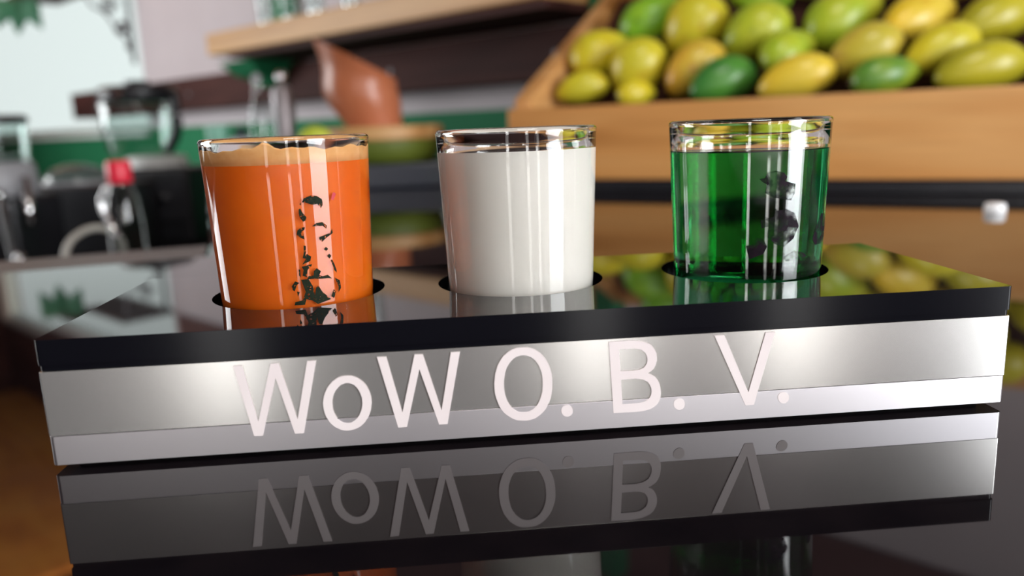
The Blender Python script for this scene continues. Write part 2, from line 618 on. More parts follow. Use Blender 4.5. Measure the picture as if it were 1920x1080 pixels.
HX = 0.15
bm = polygon_plate([rounded_rect(-HX, HX, 0, DEP, 0.0012)] + [circle(x, HY, HR) for x in GX], HB - 0.002)
bmesh.ops.translate(bm, verts=bm.verts[:], vec=(0, 0, ZB + 0.002))
top = obj('top_slab', bm, M_black_gloss, tray, bevel=0.0004, label='black glossy top slab with three wells')
top.data.materials.append(M_black_satin)
for p in top.data.polygons:
    if abs(p.normal.z) < 0.5:
        p.material_index = 1
obj('well_floor', prism(rounded_rect(-HX + .0004, HX - .0004, 0.0004, DEP - .0004, 0.0012), ZB + 0.0002, ZB + 0.002), M_black_satin, tray)
obj('metal_band', prism(rounded_rect(-HX, HX, 0.0002, DEP - .0002, 0.0006), ZA + 0.0002, ZB), M_steel, tray, bevel=0.0003, label='satin steel band with blurred reflections')
obj('bottom_strip', prism(rounded_rect(-HX, HX, 0, DEP, 0.0014), Z0, ZA), M_alu, tray, bevel=0.0006, label='pale brushed aluminium bottom strip')
obj('foot_plate', prism(rounded_rect(-HX + .004, HX - .004, 0.006, DEP - .006, 0.002), 0.0, Z0), M_black_matte, tray)

LETTERS=[('W',[[(-943,295),(-916,294),(-886,115),(-833,295),(-809,295),(-769,114),(-725,296),(-698,296),(-754,69),(-781,69),(-822,249),(-877,69),(-903,70)]]),
('o',[[(-543,151),(-545,140),(-547,129),(-551,118),(-556,108),(-562,99),(-569,90),(-577,83),(-585,77),(-594,73),(-604,70),(-613,68),(-623,68),(-632,69),(-642,72),(-650,77),(-659,82),(-666,89),(-673,97),(-678,107),(-683,117),(-686,127),(-688,138),(-689,150),(-689,161),(-687,172),(-684,184),(-680,194),(-675,204),(-669,213),(-662,221),(-655,228),(-646,234),(-638,239),(-628,242),(-619,243),(-609,243),(-600,242),(-591,239),(-582,235),(-574,229),(-567,223),(-560,215),(-554,206),(-550,196),(-546,185),(-544,174),(-543,163)],[(-571,153),(-572,145),(-574,137),(-576,129),(-580,122),(-583,115),(-588,109),(-593,103),(-598,99),(-603,96),(-609,93),(-615,92),(-621,92),(-627,93),(-633,95),(-638,98),(-643,102),(-648,107),(-652,113),(-655,120),(-658,127),(-660,135),(-661,143),(-661,151),(-661,159),(-660,168),(-658,176),(-656,183),(-652,191),(-649,197),(-644,203),(-639,208),(-634,213),(-629,216),(-623,218),(-617,220),(-611,220),(-605,219),(-600,217),(-594,214),(-589,210),(-585,205),(-581,199),(-578,193),(-575,185),(-573,178),(-571,170),(-571,162)]]),
('W',[[(-517,296),(-489,295),(-452,114),(-404,297),(-379,296),(-332,113),(-294,297),(-266,297),(-316,68),(-342,68),(-392,250),(-441,67),(-468,67)]]),
('O',[[(14,176),(13,160),(11,145),(8,131),(3,118),(-3,107),(-9,96),(-17,87),(-26,79),(-35,72),(-45,67),(-56,64),(-67,62),(-80,63),(-93,64),(-104,67),(-114,72),(-124,79),(-133,86),(-141,95),(-148,105),(-154,117),(-158,129),(-162,142),(-165,157),(-166,171),(-166,188),(-164,204),(-162,219),(-158,232),(-154,245),(-148,256),(-141,267),(-134,276),(-125,283),(-116,290),(-106,295),(-96,298),(-84,299),(-72,299),(-59,298),(-48,295),(-38,290),(-29,284),(-20,277),(-12,268),(-5,258),(1,247),(6,235),(10,222),(13,208),(14,193)],[(-16,178),(-17,166),(-18,154),(-21,143),(-24,134),(-28,124),(-32,116),(-37,109),(-43,103),(-49,98),(-56,94),(-63,91),(-71,90),(-79,90),(-88,91),(-95,93),(-102,97),(-108,102),(-114,108),(-119,114),(-124,122),(-128,131),(-131,141),(-134,151),(-135,162),(-136,173),(-136,186),(-135,199),(-133,210),(-131,221),(-128,231),(-124,240),(-119,248),(-114,255),(-108,261),(-102,266),(-96,270),(-89,272),(-81,274),(-73,274),(-65,273),(-57,270),(-50,267),(-44,262),(-38,257),(-33,250),(-28,242),(-24,233),(-21,224),(-18,214),(-17,203),(-16,191)]]),
('dot',[[(76,84),(76,79),(74,75),(71,71),(67,68),(62,67),(58,66),(53,67),(48,69),(45,73),(42,77),(40,82),(40,87),(40,92),(42,96),(45,100),(49,103),(54,104),(58,105),(63,104),(68,101),(71,98),(74,94),(76,89)]]),
('B',[[(193,300),(255,301),(275,300),(293,297),(308,292),(321,286),(331,277),(338,266),(343,254),(344,240),(344,231),(342,223),(340,216),(336,209),(332,203),(327,199),(321,195),(315,192),(324,188),(332,183),(340,177),(346,169),(351,159),(354,149),(356,137),(357,124),(356,111),(352,100),(347,90),(338,82),(327,75),(314,71),(298,68),(279,67),(205,68)],[(225,275),(268,275),(278,274),(287,272),(295,269),(301,264),(307,259),(311,252),(313,245),(314,236),(313,228),(311,222),(307,216),(303,211),(296,208),(289,205),(280,204),(270,203),(229,204)],[(230,176),(275,177),(287,175),(297,173),(306,169),(314,164),(319,158),(323,150),(326,142),(327,132),(326,123),(323,115),(319,109),(313,104),(306,100),(297,97),(286,95),(274,95),(234,94)]]),
('dot',[[(434,82),(434,77),(432,73),(429,69),(425,66),(421,65),(416,64),(411,65),(407,68),(403,71),(400,75),(398,80),(398,85),(398,89),(400,94),(403,97),(407,100),(411,102),(416,102),(421,101),(425,99),(429,96),(432,92),(434,87)]]),
('V',[[(527,301),(559,300),(640,108),(691,301),(722,301),(659,65),(631,65)]]),
('dot',[[(774,81),(774,76),(772,72),(769,68),(766,65),(761,63),(756,63),(751,64),(747,66),(743,70),(740,74),(738,79),(737,83),(737,88),(739,93),(742,97),(746,99),(750,101),(755,101),(760,100),(764,98),(768,95),(772,91),(774,86)]])]
for nm, loops in LETTERS:
    lp = [[(x * 1e-4, z * 1e-4) for x, z in l] for l in loops]
    bm = polygon_plate(lp, 0.0001)
    for v in bm.verts:
        x, z, d = v.co
        v.co = (x, -0.00003 - d, z)
    bmesh.ops.recalc_face_normals(bm, faces=bm.faces[:])
    obj('letter' if nm != 'dot' else 'full_stop', bm, M_white_vinyl, tray)

# ------------------------------------------------------------------ three shot glasses with drinks
RB, RT, HC = 0.02629, 0.02843, 0.05509
GB = ZB + 0.002                      # glass foot stands on the well floor
BASE_Z = -(ZT - GB)                  # foot in heights above the slab top
slope = (RT - RB) / HC


def rad(z):
    return RB + slope * z


def glass_profile():
    wall_, rim = 0.0019, 0.0013
    b = BASE_Z
    pr = [(0, b), (rad(b) - 0.003, b), (rad(b) - 0.0012, b + 0.0004), (rad(b) - 0.0003, b + 0.0014)]
    for k in range(1, 9):
        z = b + 0.0014 + (HC - 0.002 - b - 0.0014) * k / 8
        pr.append((rad(z), z))
    zc = HC - rim
    rc = RT - rim
    for k in range(0, 9):
        a = pi * k / 8
        pr.append((rc + (rim + 0.0001) * cos(a), zc + (rim + 0.0001) * sin(a)))
    z_in = HC - 0.0035
    zb = b + 0.0035
    for k in range(0, 8):
        z = z_in + (zb + 0.002 - z_in) * k / 7
        pr.append((rad(z) - wall_, z))
    pr += [(rad(zb) - wall_ - 0.0006, zb + 0.0007), (rad(zb) - wall_ - 0.002, zb), (0, zb)]
    return pr


def liquid_profile(ztop, z_bot=None, men=0.0004, over=0.00025):
    b = BASE_Z + 0.0035 if z_bot is None else z_bot
    w_ = 0.0019 - over
    pr = []
    if z_bot is None:
        pr += [(0, b - over), (rad(b) - w_ - 0.002, b - over), (rad(b) - w_ - 0.0005, b + 0.0006), (rad(b) - w_, b + 0.002)]
    else:
        pr += [(0, b), (rad(b) - w_, b)]
    for k in range(1, 7):
        z = b + 0.002 + (ztop - b - 0.002) * k / 6
        pr.append((rad(z) - w_, z))
    pr += [(rad(ztop) - w_ - 0.0012, ztop - men), (0, ztop - men)]
    return pr


M_orange = noisy('orange_juice', (0.80, 0.14, 0.002), (0.86, 0.18, 0.004), 60, rough=0.45, ior=1.34)
M_foam = noisy('juice_foam', (0.84, 0.42, 0.14), (0.90, 0.52, 0.21), 300, rough=0.8)
M_milk = noisy('milky_drink', (0.86, 0.83, 0.76), (0.88, 0.85, 0.79), 30, rough=0.45, ior=1.34)
M_print = noisy('worn_black_print', (0.003, 0.006, 0.002), (0.012, 0.016, 0.007), 900, rough=0.6, spec=0.1)
M_print_red = principled('worn_red_print', (0.40, 0.02, 0.03), 0.6)
M_print_plum = noisy('worn_plum_print', (0.004, 0.003, 0.005), (0.012, 0.004, 0.010), 500, rough=0.6, spec=0.1)
worn(M_print, 1200, 0.60, 0.66, 0.85)
worn(M_print_plum, 220, 0.40, 0.62, 0.9)
M_green_liquid = glass_mat('green_liquid', (1, 1, 1), 1.34)
nt = M_green_liquid.node_tree
va = nt.nodes.new('ShaderNodeVolumeAbsorption')
va.inputs['Color'].default_value = (0.0, 0.78, 0.46, 1)
va.inputs['Density'].default_value = 80.0
nt.links.new(va.outputs[0], nt.nodes['Material Output'].inputs['Volume'])


def surface_print(polys, mat, parent, name='worn_print', label=None, lift=0.00012, spread=1.3):
    """thin printed patches bent round the outside of the glass; polys in (degrees, 0.1 mm above slab top)"""
    bm = bmesh.new()
    for q in polys:
        b2 = bmesh.new()
        # spread the ink a little outwards
        n_ = len(q)
        ar = sum(q[k][0] * 4.6 * q[(k + 1) % n_][1] - q[(k + 1) % n_][0] * 4.6 * q[k][1] for k in range(n_))
        sg_ = 1 if ar > 0 else -1
        q2 = []
        for k in range(n_):
            p0, p1, p2 = [Vector((q[(k + d) % n_][0] * 4.6, q[(k + d) % n_][1])) for d in (-1, 0, 1)]
            e_ = (p1 - p0).normalized() + (p2 - p1).normalized()
            nn_ = Vector((e_.y, -e_.x)).normalized() * sg_ if e_.length > 1e-6 else Vector((0, 0))
            p1 = p1 + nn_ * spread
            q2.append((p1.x / 4.6, p1.y))
        q = q2
        sc = 1.0 / (RB * pi / 180)
        vs = [b2.verts.new((a / sc, z * 1e-4, 0)) for a, z in q]
        es = [b2.edges.new((a, b)) for a, b in zip(vs, vs[1:] + vs[:1])]
        bmesh.ops.triangle_fill(b2, edges=es, use_beauty=True)
        for _ in range(2):
            lo = [e for e in b2.edges if e.calc_length() > 0.0012]
            if lo:
                bmesh.ops.subdivide_edges(b2, edges=lo, cuts=1)
                bmesh.ops.triangulate(b2, faces=b2.faces[:])
        mp_ = {}
        for v in b2.verts:
            t = radians(v.co.x * sc)
            z = v.co.y
            r = rad(z) + lift
            mp_[v] = bm.verts.new((r * cos(t), r * sin(t), z))
        for f in b2.faces:
            bm.faces.new([mp_[v] for v in f.verts])
        b2.free()
    bmesh.ops.recalc_face_normals(bm, faces=bm.faces[:])
    c = sum(f.normal.dot(Vector((f.calc_center_median().x, f.calc_center_median().y, 0))) for f in bm.faces)
    if c < 0:
        bmesh.ops.reverse_faces(bm, faces=bm.faces[:])
    return obj(name, bm, mat, parent, label=label)


def shot(name, label, x):
    t = thing(name, label, 'shot glass', (x, GY, ZT), 0, 'shot glasses standing in the serving board')
    obj('glass_cup', lathe(glass_profile(), 96), M_glass, t, smooth=True)
    return t


g1 = shot('shot_glass', 'shot glass of orange juice with foam and a worn black print', GX[0])
obj('juice', lathe(liquid_profile(HC - 0.0085), 96), M_orange, g1, smooth='angle', label='bright orange juice')
# foam: a ragged collar that climbs the wall in places
bm = lathe(liquid_profile(HC - 0.0036, HC - 0.0085), 96)
for v in bm.verts:
    if v.co.z > HC - 0.0072:
        a = math.atan2(v.co.y, v.co.x)
        r_ = v.co.xy.length
        if r_ > 0.015:
            f_ = (v.co.z - (HC - 0.0072)) / 0.0036
            bumpy = 0.0004 * sin(9 * a) + 0.0003 * sin(23 * a + 1) + 0.0024 * math.exp(-((a + 1.62) / 0.13) ** 2)
            v.co.z += f_ * bumpy
obj('foam', bm, M_foam, g1, smooth=True, label='pale orange foam on the juice')
PRINT1=[[(-71.9,345),(-70.4,356),(-65.7,363),(-62.0,360),(-58.8,349),(-58.3,333),(-59.7,322),(-61.9,337),(-65.2,335),(-68.8,342)],[(-73.6,339),(-72.7,343),(-73.0,336)],[(-74.4,322),(-73.6,324),(-72.5,310),(-70.2,296),(-70.6,287),(-72.3,283),(-74.1,297),(-74.5,311)],[(-77.1,242),(-76.2,255),(-73.8,263),(-71.7,263),(-72.1,257),(-73.8,251),(-73.1,241),(-72.5,225),(-74.8,232)],[(-66.5,265),(-63.4,273),(-59.4,274),(-56.6,262),(-56.9,253),(-59.1,264),(-63.0,265)],[(-62.2,226),(-58.1,231),(-53.8,237),(-52.6,249),(-52.4,236),(-57.2,224),(-60.4,212),(-62.0,220)],[(-59.3,186),(-58.0,192),(-56.7,185),(-58.2,179)],[(-57.3,162),(-55.9,168),(-54.6,160),(-56.0,154)],[(-54.9,146),(-54.1,147),(-52.6,131),(-51.3,111),(-51.0,102),(-52.5,112),(-53.5,129)],[(-73.2,204),(-72.1,202),(-72.5,181),(-73.0,170),(-71.6,175),(-69.1,166),(-69.9,153),(-75.2,143),(-72.3,161),(-74.4,165),(-73.4,180)],[(-75.6,135),(-68.9,141),(-69.5,135),(-72.3,124),(-73.1,101),(-75.5,106),(-74.5,125)],[(-77.9,127),(-77.2,126),(-77.2,102),(-77.9,108)],[(-72.5,94),(-71.9,101),(-68.1,102),(-67.6,117),(-65.7,125),(-63.1,114),(-64.5,102),(-62.0,95),(-58.1,98),(-55.1,85),(-58.2,89),(-62.3,90),(-67.3,93)],[(-83.5,73),(-81.1,88),(-78.7,83),(-80.5,77),(-82.2,57),(-83.1,62)],[(-76.8,92),(-72.1,92),(-69.6,67),(-68.4,34),(-67.0,61),(-65.5,66),(-63.1,44),(-57.0,16),(-66.7,7),(-70.4,21),(-74.7,28),(-76.0,9),(-82.8,10),(-82.2,19),(-77.0,23),(-74.3,51)],[(-52.9,86),(-49.0,73),(-48.3,48),(-50.4,35),(-49.9,54),(-51.5,73)],[(-56.2,25),(-54.1,46),(-52.8,38),(-54.3,18)],[(-80.4,54),(-78.9,52),(-80.1,39)]]
PRINTR=[[(-51.7,346),(-50.7,361),(-49.6,368),(-48.1,362),(-50.1,344)]]
PRINT3=[[(-102.9,354),(-99.4,356),(-97.9,374),(-92.5,379),(-86.6,372),(-84.1,358),(-85.5,344),(-77.4,333),(-77.5,304),(-80.0,280),(-85.6,285),(-93.2,293),(-99.1,309),(-97.6,336),(-100.7,345)],[(-90.6,245),(-83.7,250),(-76.5,234),(-72.5,190),(-76.5,149),(-83.8,123),(-90.2,132),(-96.5,161),(-95.3,196),(-100.4,190),(-101.3,215),(-97.0,221),(-92.6,224)],[(-110.8,127),(-106.5,134),(-103.8,156),(-99.4,151),(-96.5,126),(-99.0,101),(-103.4,94),(-108.5,83)]]
PRINT3R=[[(-56.4,139),(-52.7,181),(-45.3,220),(-34.8,216),(-26.3,143),(-38.3,114),(-52.1,115)],[(-83.4,87),(-74.9,105),(-66.8,94),(-62.0,81),(-72.5,72),(-81.5,72)]]
surface_print(PRINT1, M_print, g1, label='worn black print of a figure, flaking off')
surface_print(PRINTR, M_print_red, g1, name='red_print_fleck', label='small red fleck of print')
g2 = shot('shot_glass', 'shot glass of white milky drink in the middle of the board', GX[1])
obj('milky_drink', lathe(liquid_profile(HC - 0.0074), 96), M_milk, g2, smooth='angle', label='opaque white drink')
g3 = shot('shot_glass', 'shot glass of clear green drink with a dark plum print', GX[2])
obj('green_drink', lathe(liquid_profile(HC - 0.0105), 96), M_green_liquid, g3, smooth='angle', label='transparent green drink')
surface_print(PRINT3, M_print_plum, g3, label='worn dark plum print')
surface_print(PRINT3R, M_print_plum, g3, name='plum_print_fleck', label='plum print near the glass edge')

# ------------------------------------------------------------------ fruit crate
CA = radians(-34.47)
CP = Vector((0.2953, 0.7989, 0.0))
crate = thing('fruit_crate', 'large orange wooden display crate with sloping sides full of mangoes', 'crate', CP, CA)
CX0, CX1, CDP = -0.279, 0.50, 0.40
obj('plinth', box(CX0 + 0.02, CX1 - 0.02, 0.004, CDP - 0.02, 0.0, 0.0165, 0.002), M_black, crate, label='low black plinth under the crate')
obj('front_board', box(CX0 + 0.001, CX1 - 0.001, 0, 0.024, 0.0165, 0.1175, 0.002), M_crate, crate)


def end_board(x):
    bm = bmesh.new()
    pts = [(0.0245, 0.0165), (CDP, 0.0165), (CDP, 0.118 + 0.545 * CDP), (0.0245, 0.118 + 0.545 * 0.0245), ]
    a = [bm.verts.new((x, y, z)) for y, z in pts]
    b = [bm.verts.new((x + 0.026, y, z)) for y, z in pts]
    bm.faces.new(a)
    bm.faces.new(b[::-1])
    for k in range(4):
        bm.faces.new((a[k], b[k], b[(k + 1) % 4], a[(k + 1) % 4]))
    bmesh.ops.recalc_face_normals(bm, faces=bm.faces[:])
    bmesh.ops.bevel(bm, geom=bm.edges[:], offset=0.0015, segments=2, affect='EDGES')
    return bm


M_crate_end = wood('crate_end_wood', (0.50, 0.20, 0.045), (0.68, 0.32, 0.10), (0.76, 0.40, 0.15), 6, (1, 0.1, 1.6), rough=0.45)
obj('end_board', end_board(CX0), M_crate_end, crate)
obj('end_board', end_board(CX1 - 0.026), M_crate_end, crate)
obj('back_board', box(CX0 + 0.026, CX1 - 0.026, CDP - 0.02, CDP, 0.0165, 0.118 + 0.545 * CDP), M_crate, crate)
bm = bmesh.new()
a = [bm.verts.new(p) for p in ((CX0 + .027, .025, .034), (CX1 - .027, .025, .034), (CX1 - .027, CDP - .022, .306), (CX0 + .027, CDP - .022, .306))]
b = [bm.verts.new((v.co.x, v.co.y, v.co.z - 0.012)) for v in a]
bm.faces.new(a)
bm.faces.new(b[::-1])
for k in range(4):
    bm.faces.new((a[k], b[k], b[(k + 1) % 4], a[(k + 1) % 4]))
bmesh.ops.recalc_face_normals(bm, faces=bm.faces[:])
obj('sloping_bed', bm, M_dark_wood, crate, label='sloping dark board the fruit lies on')

# mangoes: (local x, y, z, half length, half width, image tilt, skin, flesh tone, label)
SK = {
    'yellow': ((0.66, 0.53, 0.02), (0.56, 0.50, 0.03)), 'olive': ((0.36, 0.33, 0.02), (0.48, 0.42, 0.02)),
    'green': ((0.17, 0.42, 0.02), (0.30, 0.48, 0.03)), 'dgreen': ((0.035, 0.17, 0.035), (0.07, 0.24, 0.03)),
    'lime': ((0.34, 0.46, 0.025), (0.46, 0.49, 0.03)), 'orange': ((0.66, 0.34, 0.03), (0.60, 0.43, 0.05)),
    'gold': ((0.78, 0.53, 0.03), (0.70, 0.52, 0.05)), 'tan': ((0.58, 0.42, 0.06), (0.50, 0.42, 0.04)),
    'mid': ((0.10, 0.24, 0.03), (0.30, 0.38, 0.02)),
}


def skin(key, i):
    c0, c1 = SK[key]
    mt = noisy('mango_skin_%s' % key, c0, c1, 14, detail=2, rough=0.34, lo=0.38, hi=0.62)
    L = mt.node_tree.links
    b_ = mt.node_tree.nodes['Principled BSDF']
    src = b_.inputs['Base Color'].links[0].from_socket
    v = nd(mt, 'ShaderNodeTexNoise')
    v.inputs['Scale'].default_value = 45
    v.inputs['Detail'].default_value = 5
    mp = noise_coords(mt)
    mp.inputs['Location'].default_value = (i * 1.7, 0, i)
    L.new(mp.outputs[0], v.inputs['Vector'])
    r = ramp(mt, [(0.60, (0, 0, 0)), (0.72, (1, 1, 1))])
    L.new(v.outputs['Fac'], r.inputs[0])
    mx = nd(mt, 'ShaderNodeMix', data_type='RGBA')
    L.new(r.outputs[0], mx.inputs[0])
    L.new(src, mx.inputs[6])
    mx.inputs[7].default_value = (c0[0] * 0.75, c0[1] * 0.6, c0[2], 1)
    L.new(mx.outputs[2], b_.inputs['Base Color'])
    return mt


MANGO = [
    (-0.2060, 0.1046, 0.1460, 0.0400, 0.0235, 12, 'yellow', 'bright yellow mango low in the left front corner of the crate'),
    (-0.1147, 0.0943, 0.1330, 0.0295, 0.0202, 10, 'yellow', 'small yellow mango mostly hidden behind the front board'),
    (0.0095, 0.0993, 0.1439, 0.0486, 0.0309, 20, 'dgreen', 'dark green mango at the front board, the darkest one'),
    (0.1105, 0.0803, 0.1410, 0.0485, 0.0277, 15, 'gold', 'orange yellow mango at the front board right of the dark green one'),
    (0.2164, 0.0762, 0.1378, 0.0420, 0.0236, 10, 'mid', 'half green mango at the front board under the speckled tan one'),
    (0.3173, 0.0929, 0.1408, 0.0530, 0.0291, 12, 'olive', 'large olive mango with a dark spot at the front board'),
    (0.4007, 0.1283, 0.1581, 0.0377, 0.0264, 20, 'olive', 'olive mango cut by the right edge of the photo'),
    (-0.2053, 0.1694, 0.1979, 0.0486, 0.0369, 30, 'yellow', 'yellow green mango against the left end board, second row'),
    (-0.1290, 0.1365, 0.1698, 0.0479, 0.0400, 60, 'yellow', 'upright yellow mango in the second row left of the orange one'),
    (-0.0402, 0.1313, 0.1640, 0.0491, 0.0337, 40, 'orange', 'orange brown mango above the dark green one'),
    (0.0881, 0.1387, 0.1771, 0.0451, 0.0306, 30, 'lime', 'yellow green mango directly above the orange yellow front one'),
    (0.1853, 0.1249, 0.1706, 0.0482, 0.0317, 25, 'tan', 'speckled tan yellow mango with a brown scar, second row'),
    (0.2735, 0.1286, 0.1681, 0.0477, 0.0278, 25, 'yellow', 'long yellow mango in the second row above the large olive one'),
    (-0.1436, 0.2344, 0.2499, 0.0526, 0.0356, 30, 'green', 'fresh green mango high at the left end, the greenest one'),
    (-0.0645, 0.2112, 0.2313, 0.0519, 0.0438, 45, 'yellow', 'broad golden yellow mango beside the fresh green one'),
    (0.0332, 0.1869, 0.2119, 0.0507, 0.0384, 30, 'lime', 'lime green mango in the third row with a pale shine'),
    (0.1460, 0.2087, 0.2224, 0.0564, 0.0386, 30, 'lime', 'big yellow green mango in the third row with a bright yellow cheek'),
    (0.2417, 0.1962, 0.2124, 0.0564, 0.0339, 20, 'gold', 'rich golden mango with a pink tip, third row'),
    (0.3289, 0.1954, 0.2043, 0.0514, 0.0312, 20, 'olive', 'olive yellow mango third row at the right, over dark gaps'),
    (-0.1411, 0.3171, 0.3161, 0.0500, 0.0372, 10, 'green', 'green mango at the top left of the pile, cut by the photo edge'),
    (0.0207, 0.2584, 0.2753, 0.0515, 0.0353, 0, 'green', 'green mango lying level in the top row above the lime green one'),
    (0.0974, 0.3083, 0.2986, 0.0445, 0.0334, 20, 'lime', 'yellow green mango in the top row right of the level green one'),
    (0.1871, 0.2793, 0.2859, 0.0450, 0.0350, 25, 'yellow', 'yellow mango in the top row above the big third row one'),
    (0.2785, 0.2601, 0.2705, 0.0440, 0.0332, 10, 'gold', 'golden mango in the top row above the pink tipped one'),
    (0.3662, 0.2460, 0.2557, 0.0422, 0.0316, 10, 'yellow', 'yellow mango at the right end of the top row'),
]
CM = Matrix.Translation(CP) @ Matrix.Rotation(CA, 4, 'Z')
M_stem = principled('mango_stem', (0.10, 0.06, 0.03), 0.8)


def mango_mesh():
    bm = bmesh.new()
    bmesh.ops.create_uvsphere(bm, u_segments=32, v_segments=20, radius=1.0)
    for v in bm.verts:
        x, y, z = v.co
        # long axis along x; fuller stem shoulder, slight beak and belly curve
        x, z = z, -x
        taper = 1.0 + 0.16 * x - 0.05 * x * x
        z2 = z * taper + 0.13 * (1 - x * x) - 0.07
        v.co = (x, y * taper * 0.96, z2)
    bmesh.ops.recalc_face_normals(bm, faces=bm.faces[:])
    return bm


MM = {}
for i, (lx, ly, lz, a, b, ang, key, label) in enumerate(MANGO):
    fl = (i % 3 == 1)
    t = radians(ang)
    e1 = (CAM_R * cos(t) + CAM_U * sin(t)).normalized()
    e3 = (-CAM_R * sin(t) + CAM_U * cos(t)).normalized()
    if fl:
        e1 = -e1
    # lean the long axis a little out of the image plane, each its own way
    e1 = (e1 + CAM_F * random.uniform(-0.35, 0.35)).normalized()
    e2 = e3.cross(e1).normalized()
    e3 = e1.cross(e2).normalized()
    R = Matrix((e1, e2, e3)).transposed()
    bm = mango_mesh()
    for v in bm.verts:
        v.co = (v.co.x * a * 1.02, v.co.y * b * 0.95, v.co.z * b)
    o = obj('mango', bm, skin(key, i), smooth=True)
    o.matrix_world = Matrix.Translation(CM @ Vector((lx, ly, lz))) @ R.to_4x4()
    tag(o, label, 'mango', 'mangoes piled in the crate')
    st = obj('stem', lathe([(0, 0), (0.0032, 0.0), (0.0026, 0.003), (0, 0.0034)], 10), M_stem, o, smooth=True)
    st.matrix_local = Matrix.Translation((a * 1.015, 0, -0.066 * b)) @ Matrix.Rotation(pi / 2, 4, 'Y')

# small white cap on the counter in front of the crate
cap = obj('bottle_cap', lathe([(0, 0), (0.009, 0), (0.0092, 0.001), (0.0088, 0.007), (0.0075, 0.0085), (0, 0.0088)], 32), principled('white_cap', (0.9, 0.9, 0.92), 0.3), smooth='angle', loc=(0.4774, 0.4664, 0.0))
tag(cap, 'small round white cap lying on the black counter below the crate', 'cap')

# ------------------------------------------------------------------ round stand with the clay pot
st_ = thing('round_stand', 'round green stand with a pale wooden top under the clay pot', 'stand', (-0.137, 1.202, 0))
M_olive = noisy('olive_green_paint', (0.075, 0.11, 0.01), (0.12, 0.15, 0.015), 8, rough=0.5)
obj('base', box(-0.115, 0.115, -0.1, 0.1, 0, 0.040, 0.004), M_navy, st_, label='dark navy block base')
obj('drum', lathe([(0, 0.040), (0.088, 0.040), (0.096, 0.046), (0.103, 0.062), (0.104, 0.078), (0, 0.078)], 64), M_olive, st_, smooth='angle', label='olive green drum')
obj('wooden_top', lathe([(0, 0.078), (0.106, 0.078), (0.1085, 0.081), (0.1085, 0.098), (0.106, 0.101), (0, 0.101)], 64), M_pine, st_, smooth='angle', label='pale wooden disc')

pot = thing('clay_pot', 'brown clay pot with a slanted pointed mouth on the round stand', 'pot', (-0.150, 1.207, 0.1012))
M_clay = noisy('brown_clay', (0.40, 0.12, 0.05), (0.50, 0.17, 0.085), 10, rough=0.33)


def pot_mesh(inset, z_floor):
    px = 1 / 1072.7
    sec = [(705, 240, 52, 0), (698, 225, 57, 2), (690, 207, 65, 4), (684, 186, 71.5, 7), (683, 170, 71, 11), (683, 157, 69.5, 15), (681, 140, 73, 21), (676, 117, 83, 28)]
    rings = []
    for cx, cy, r, tl in sec:
        c = Vector(((cx - 700) * px, 0, (240 - cy) * px))
        rr = max(r * px - inset, 0.005)
        tl = radians(tl)
        if inset:
            c.z = max(c.z, z_floor)
        rings.append([c + Vector((rr * cos(q) * cos(tl), rr * 0.92 * sin(q), -rr * cos(q) * sin(tl))) for q in [2 * pi * k / 48 for k in range(48)]])
    return rings


bm = bmesh.new()
outer = [[bm.verts.new(p) for p in r] for r in pot_mesh(0, 0)]
inner = [[bm.verts.new(p) for p in r] for r in pot_mesh(0.006, 0.007)]
seq = outer + inner[::-1][:-1]
for a, b in zip(seq, seq[1:]):
    for k in range(48):
        bm.faces.new((a[k], a[(k + 1) % 48], b[(k + 1) % 48], b[k]))
bm.faces.new(outer[0][::-1])
bm.faces.new(seq[-1])
for v in inner[0]:
    bm.verts.remove(v)
bmesh.ops.recalc_face_normals(bm, faces=bm.faces[:])
obj('pot_body', bm, M_clay, pot, smooth='angle')

# small things left of the stand
gr = thing('pepper_mill', 'slim grey metal mill with a shiny ball knob beside the clear bottle', 'mill', (-0.322, 1.324, 0))
obj('body', lathe([(0, 0), (0.024, 0), (0.025, 0.004), (0.021, 0.03), (0.018, 0.08), (0.020, 0.13), (0.021, 0.165), (0.017, 0.178), (0.008, 0.184), (0, 0.184)], 32), principled('grey_metal', (0.30, 0.27, 0.28), 0.35, 0.6), gr, smooth='angle')
obj('knob', lathe([(0, 0.183), (0.005, 0.184), (0.0095, 0.190), (0.011, 0.197), (0.0095, 0.204), (0.005, 0.208), (0, 0.209)], 24), M_chrome, gr, smooth=True, label='shiny ball knob')
bt = thing('glass_bottle', 'clear narrow glass bottle standing left of the grey mill', 'bottle', (-0.368, 1.330, 0))
obj('bottle_body', lathe([(0, 0.0), (0.019, 0.0), (0.021, 0.003), (0.021, 0.12), (0.016, 0.145), (0.009, 0.165), (0.009, 0.185), (0.0105, 0.186), (0.0105, 0.192), (0, 0.192)], 32), M_thin, bt, smooth='angle')
obj('stopper', lathe([(0, 0.192), (0.008, 0.192), (0.009, 0.2), (0.004, 0.206), (0, 0.206)], 20), M_grey_plastic, bt, smooth='angle')
jr = thing('jar', 'pale jar with a dark lid behind the orange juice glass', 'jar', (-0.4303, 1.4346, 0))
obj('jar_body', lathe([(0, 0), (0.028, 0), (0.03, 0.004), (0.03, 0.082), (0.024, 0.09), (0, 0.09)], 32), principled('pale_lilac', (0.55, 0.56, 0.62), 0.4), jr, smooth='angle')
obj('lid', lathe([(0, 0.09), (0.012, 0.09), (0.013, 0.094), (0.013, 0.108), (0.011, 0.111), (0, 0.111)], 24), principled('dark_teal', (0.02, 0.05, 0.05), 0.4), jr, smooth='angle')
cu = thing('cup', 'mint green tumbler behind the rim of the orange juice glass', 'cup', (-0.480, 1.445, 0))
